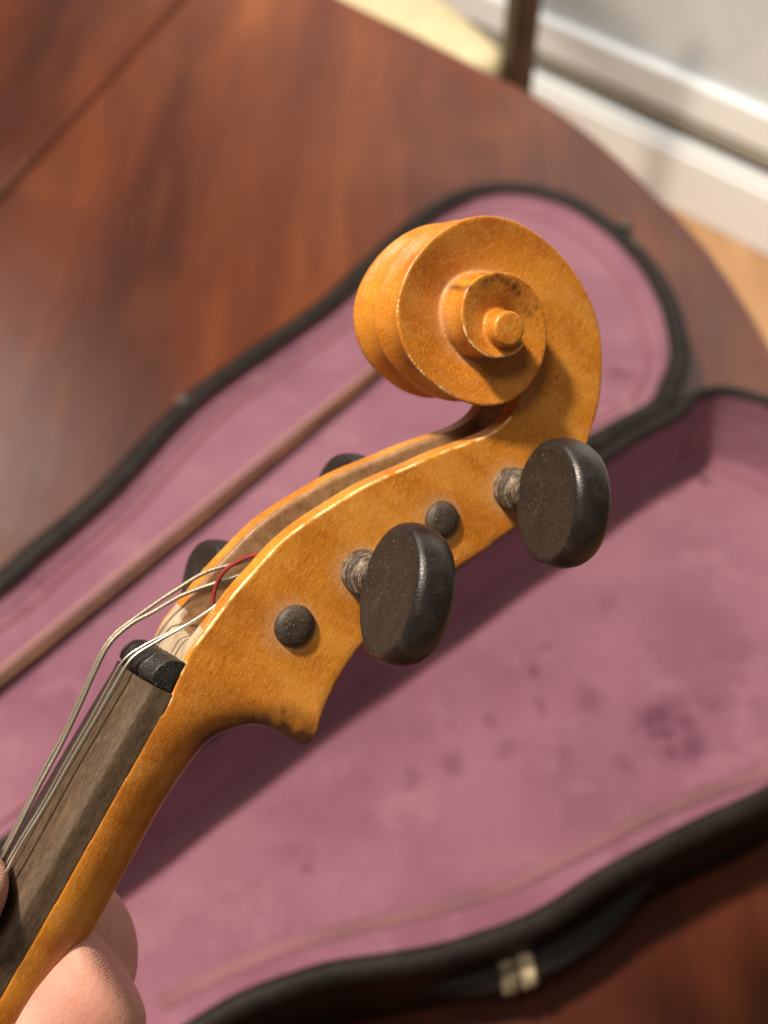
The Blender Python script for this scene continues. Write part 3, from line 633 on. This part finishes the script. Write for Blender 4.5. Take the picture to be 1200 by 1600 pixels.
def peg(P, W2, near, roll, shaft_r=4.0, tilt=(0, 0), gap=7.6, end_r=3.5, width=12.0, length=22.0, collar=False):
    """peg through the box: local z outwards (towards its head)"""
    e = bpy.data.objects.new('peg', None); C.objects.link(e); e.parent = vio
    s = 1 if near else -1
    o_ = 0 if near else 2 * W2
    e.location = ((P[0] + o_ * tilt[0]) * mm, (P[1] + o_ * tilt[1]) * mm, s * W2 * mm)
    ax = Vector((tilt[0], tilt[1], s)).normalized()
    x = Vector((math.cos(roll), math.sin(roll), 0)); x = (x - ax * x.dot(ax)).normalized(); y = ax.cross(x)
    e.rotation_euler = Matrix((x, y, ax)).transposed().to_euler()
    # shaft: tip (small, domed) .. cheek .. turned collar
    L2 = 2 * W2
    pr = [(-L2 - 1.7, .3), (-L2 - 1.65, 1.6), (-L2 - 1.45, end_r * .75), (-L2 - 1.0, end_r * .93), (-L2 - .3, end_r), (-L2 + 2, end_r), (-2, shaft_r * .97), (0, shaft_r), (2.2, shaft_r * 1.02), (2.5, shaft_r * .94), (2.9, shaft_r * .94), (3.2, shaft_r * 1.04), (4.0, shaft_r * 1.03), (4.3, shaft_r * .93), (4.5, shaft_r * .88), (4.6 + .25 * (gap - 4.6), shaft_r * .84), (gap, shaft_r * .78), (gap + 2.5, shaft_r * .8)]
    v, f = loft([ring(z, r) for z, r in pr]); o = fixn(mesh('shaft', v, f, [M_DUST, M_END], e)); o.data.polygons.foreach_set('material_index', [1 if q.center.z < -3 * mm else 0 for q in o.data.polygons]); sharp(o, 40)
    if collar:
        v, f = loft([ring(z, r) for z, r in [(7.0, 2.7), (7.0, 3.5), (7.3, 3.6), (7.8, 3.4), (7.9, 2.7)]]); fixn(mesh('collar', v, f, M_BONE, e))
    # thumb piece: flat disc holding the axis; x = wide, z = along, y = thickness
    N = 64; cz = gap + length * .52; loops = []
    def outl(k, sc):
        a = 2 * PI * k / N; c, q = math.cos(a), math.sin(a)
        X = width * math.copysign(abs(c) ** .94, c); Z = (length * .50) * math.copysign(abs(q) ** .90, q)
        if q < 0: X *= 1 - .16 * (-q) ** 1.5                     # narrower towards the shaft
        return X * sc, Z * sc
    def th(Z): return 2.55 + 1.25 * min(1, max(0, (Z + length * .5) / length)) ** .8
    lay = [(.04, -.80), (.3, -.81), (.6, -.86), (.80, -.95), (.875, -1.0), (.93, -.88), (.972, -.62), (.995, -.25), (1, 0), (.995, .25), (.972, .62), (.93, .88), (.875, 1.0), (.80, .95), (.6, .86), (.3, .81), (.04, .80)]
    for sc, m_ in lay:
        lp = []
        for k in range(N):
            X, Z = outl(k, sc); lp.append((X * mm, m_ * th(Z) * mm, (cz + Z) * mm))
        loops.append(lp)
    v, f = loft(loops)
    fm = []
    for i in range(len(lay) - 1): fm += [1 if (i < 4 or i >= 12) else 0] * N
    fm += [1, 1]
    o = mesh('thumb_piece', v, f, [M_EB, M_PF], e, True, fm); fixn(o)
    return e
peg(PEG_A, halfw(PEG_A[0]), True, math.radians(17), 4.2, (.0, -.02), gap=4.9, width=12.3, length=23.8)
peg(PEG_B, halfw(PEG_B[0]), True, math.radians(27), 4.1, (-.02, .0), gap=5.2, width=11.8, length=23.4)
peg(PEG_END_A, halfw(PEG_END_A[0]), False, math.radians(20), 4.3, (-.085, .055), end_r=3.9, width=10.2)
peg(PEG_END_B, halfw(PEG_END_B[0]), False, math.radians(20), 4.1, (-.085, .055), end_r=3.6, width=10.2)
# strings, slack over the nut
def string(nm, P, r, m, label=None):
    Q = crom([np.array(p) * mm for p in P], 8); v, f = tube([tuple(q) for q in Q], r * mm, 8)
    o = mesh(nm, v, f, m, vio)
    if label: o['label'] = label
    return o
string('string', STRING_SILVER, .33, M_STEEL, 'bright silver string')
string('string', STRING_THIN, .26, M_STEEL, 'thin pale string next to the bright one')
string('string', STRING_GREY, .42, M_GUT, 'dull grey wound string')
string('string', STRING_GREY_FAR, .40, M_GUT, 'dull grey string on the far side')
string('string_winding', STRING_SILK, .38, M_SILK, 'dark red silk winding inside the peg box')

# ------------------------------------------------------------------ hand
def hand():
    me = bpy.data.meshes.new('hand'); V = []; E = []; R = []
    def add(p, r, par=None):
        V.append(tuple(c * mm for c in p)); R.append(r * mm); i = len(V) - 1
        if par is not None: E.append((par, i))
        return i
    ids = {}
    for nm, p, r, par in HAND: ids[nm] = add(p, r, ids.get(par))
    me.from_pydata(V, E, []); o = bpy.data.objects.new('hand_tmp', me); C.objects.link(o)
    m = o.modifiers.new('skin', 'SKIN'); m.use_smooth_shade = True; m.branch_smoothing = .6
    sv = me.skin_vertices[0].data if me.skin_vertices else None
    if sv is None:
        me.skin_vertices.new() if hasattr(me.skin_vertices, 'new') else None
    sv = me.skin_vertices[0].data
    for i, r in enumerate(R): sv[i].radius = (r, r)
    sv[0].use_root = True
    s = o.modifiers.new('sub', 'SUBSURF'); s.levels = s.render_levels = 3
    dg = bpy.context.evaluated_depsgraph_get(); m2 = bpy.data.meshes.new_from_object(o.evaluated_get(dg)); bpy.data.objects.remove(o)
    return m2
person = link('person', hand(), M_SKIN); person.matrix_world = vio.matrix_world.copy()
tag(person, "person's bare hand gripping the violin neck at the lower left", 'person')
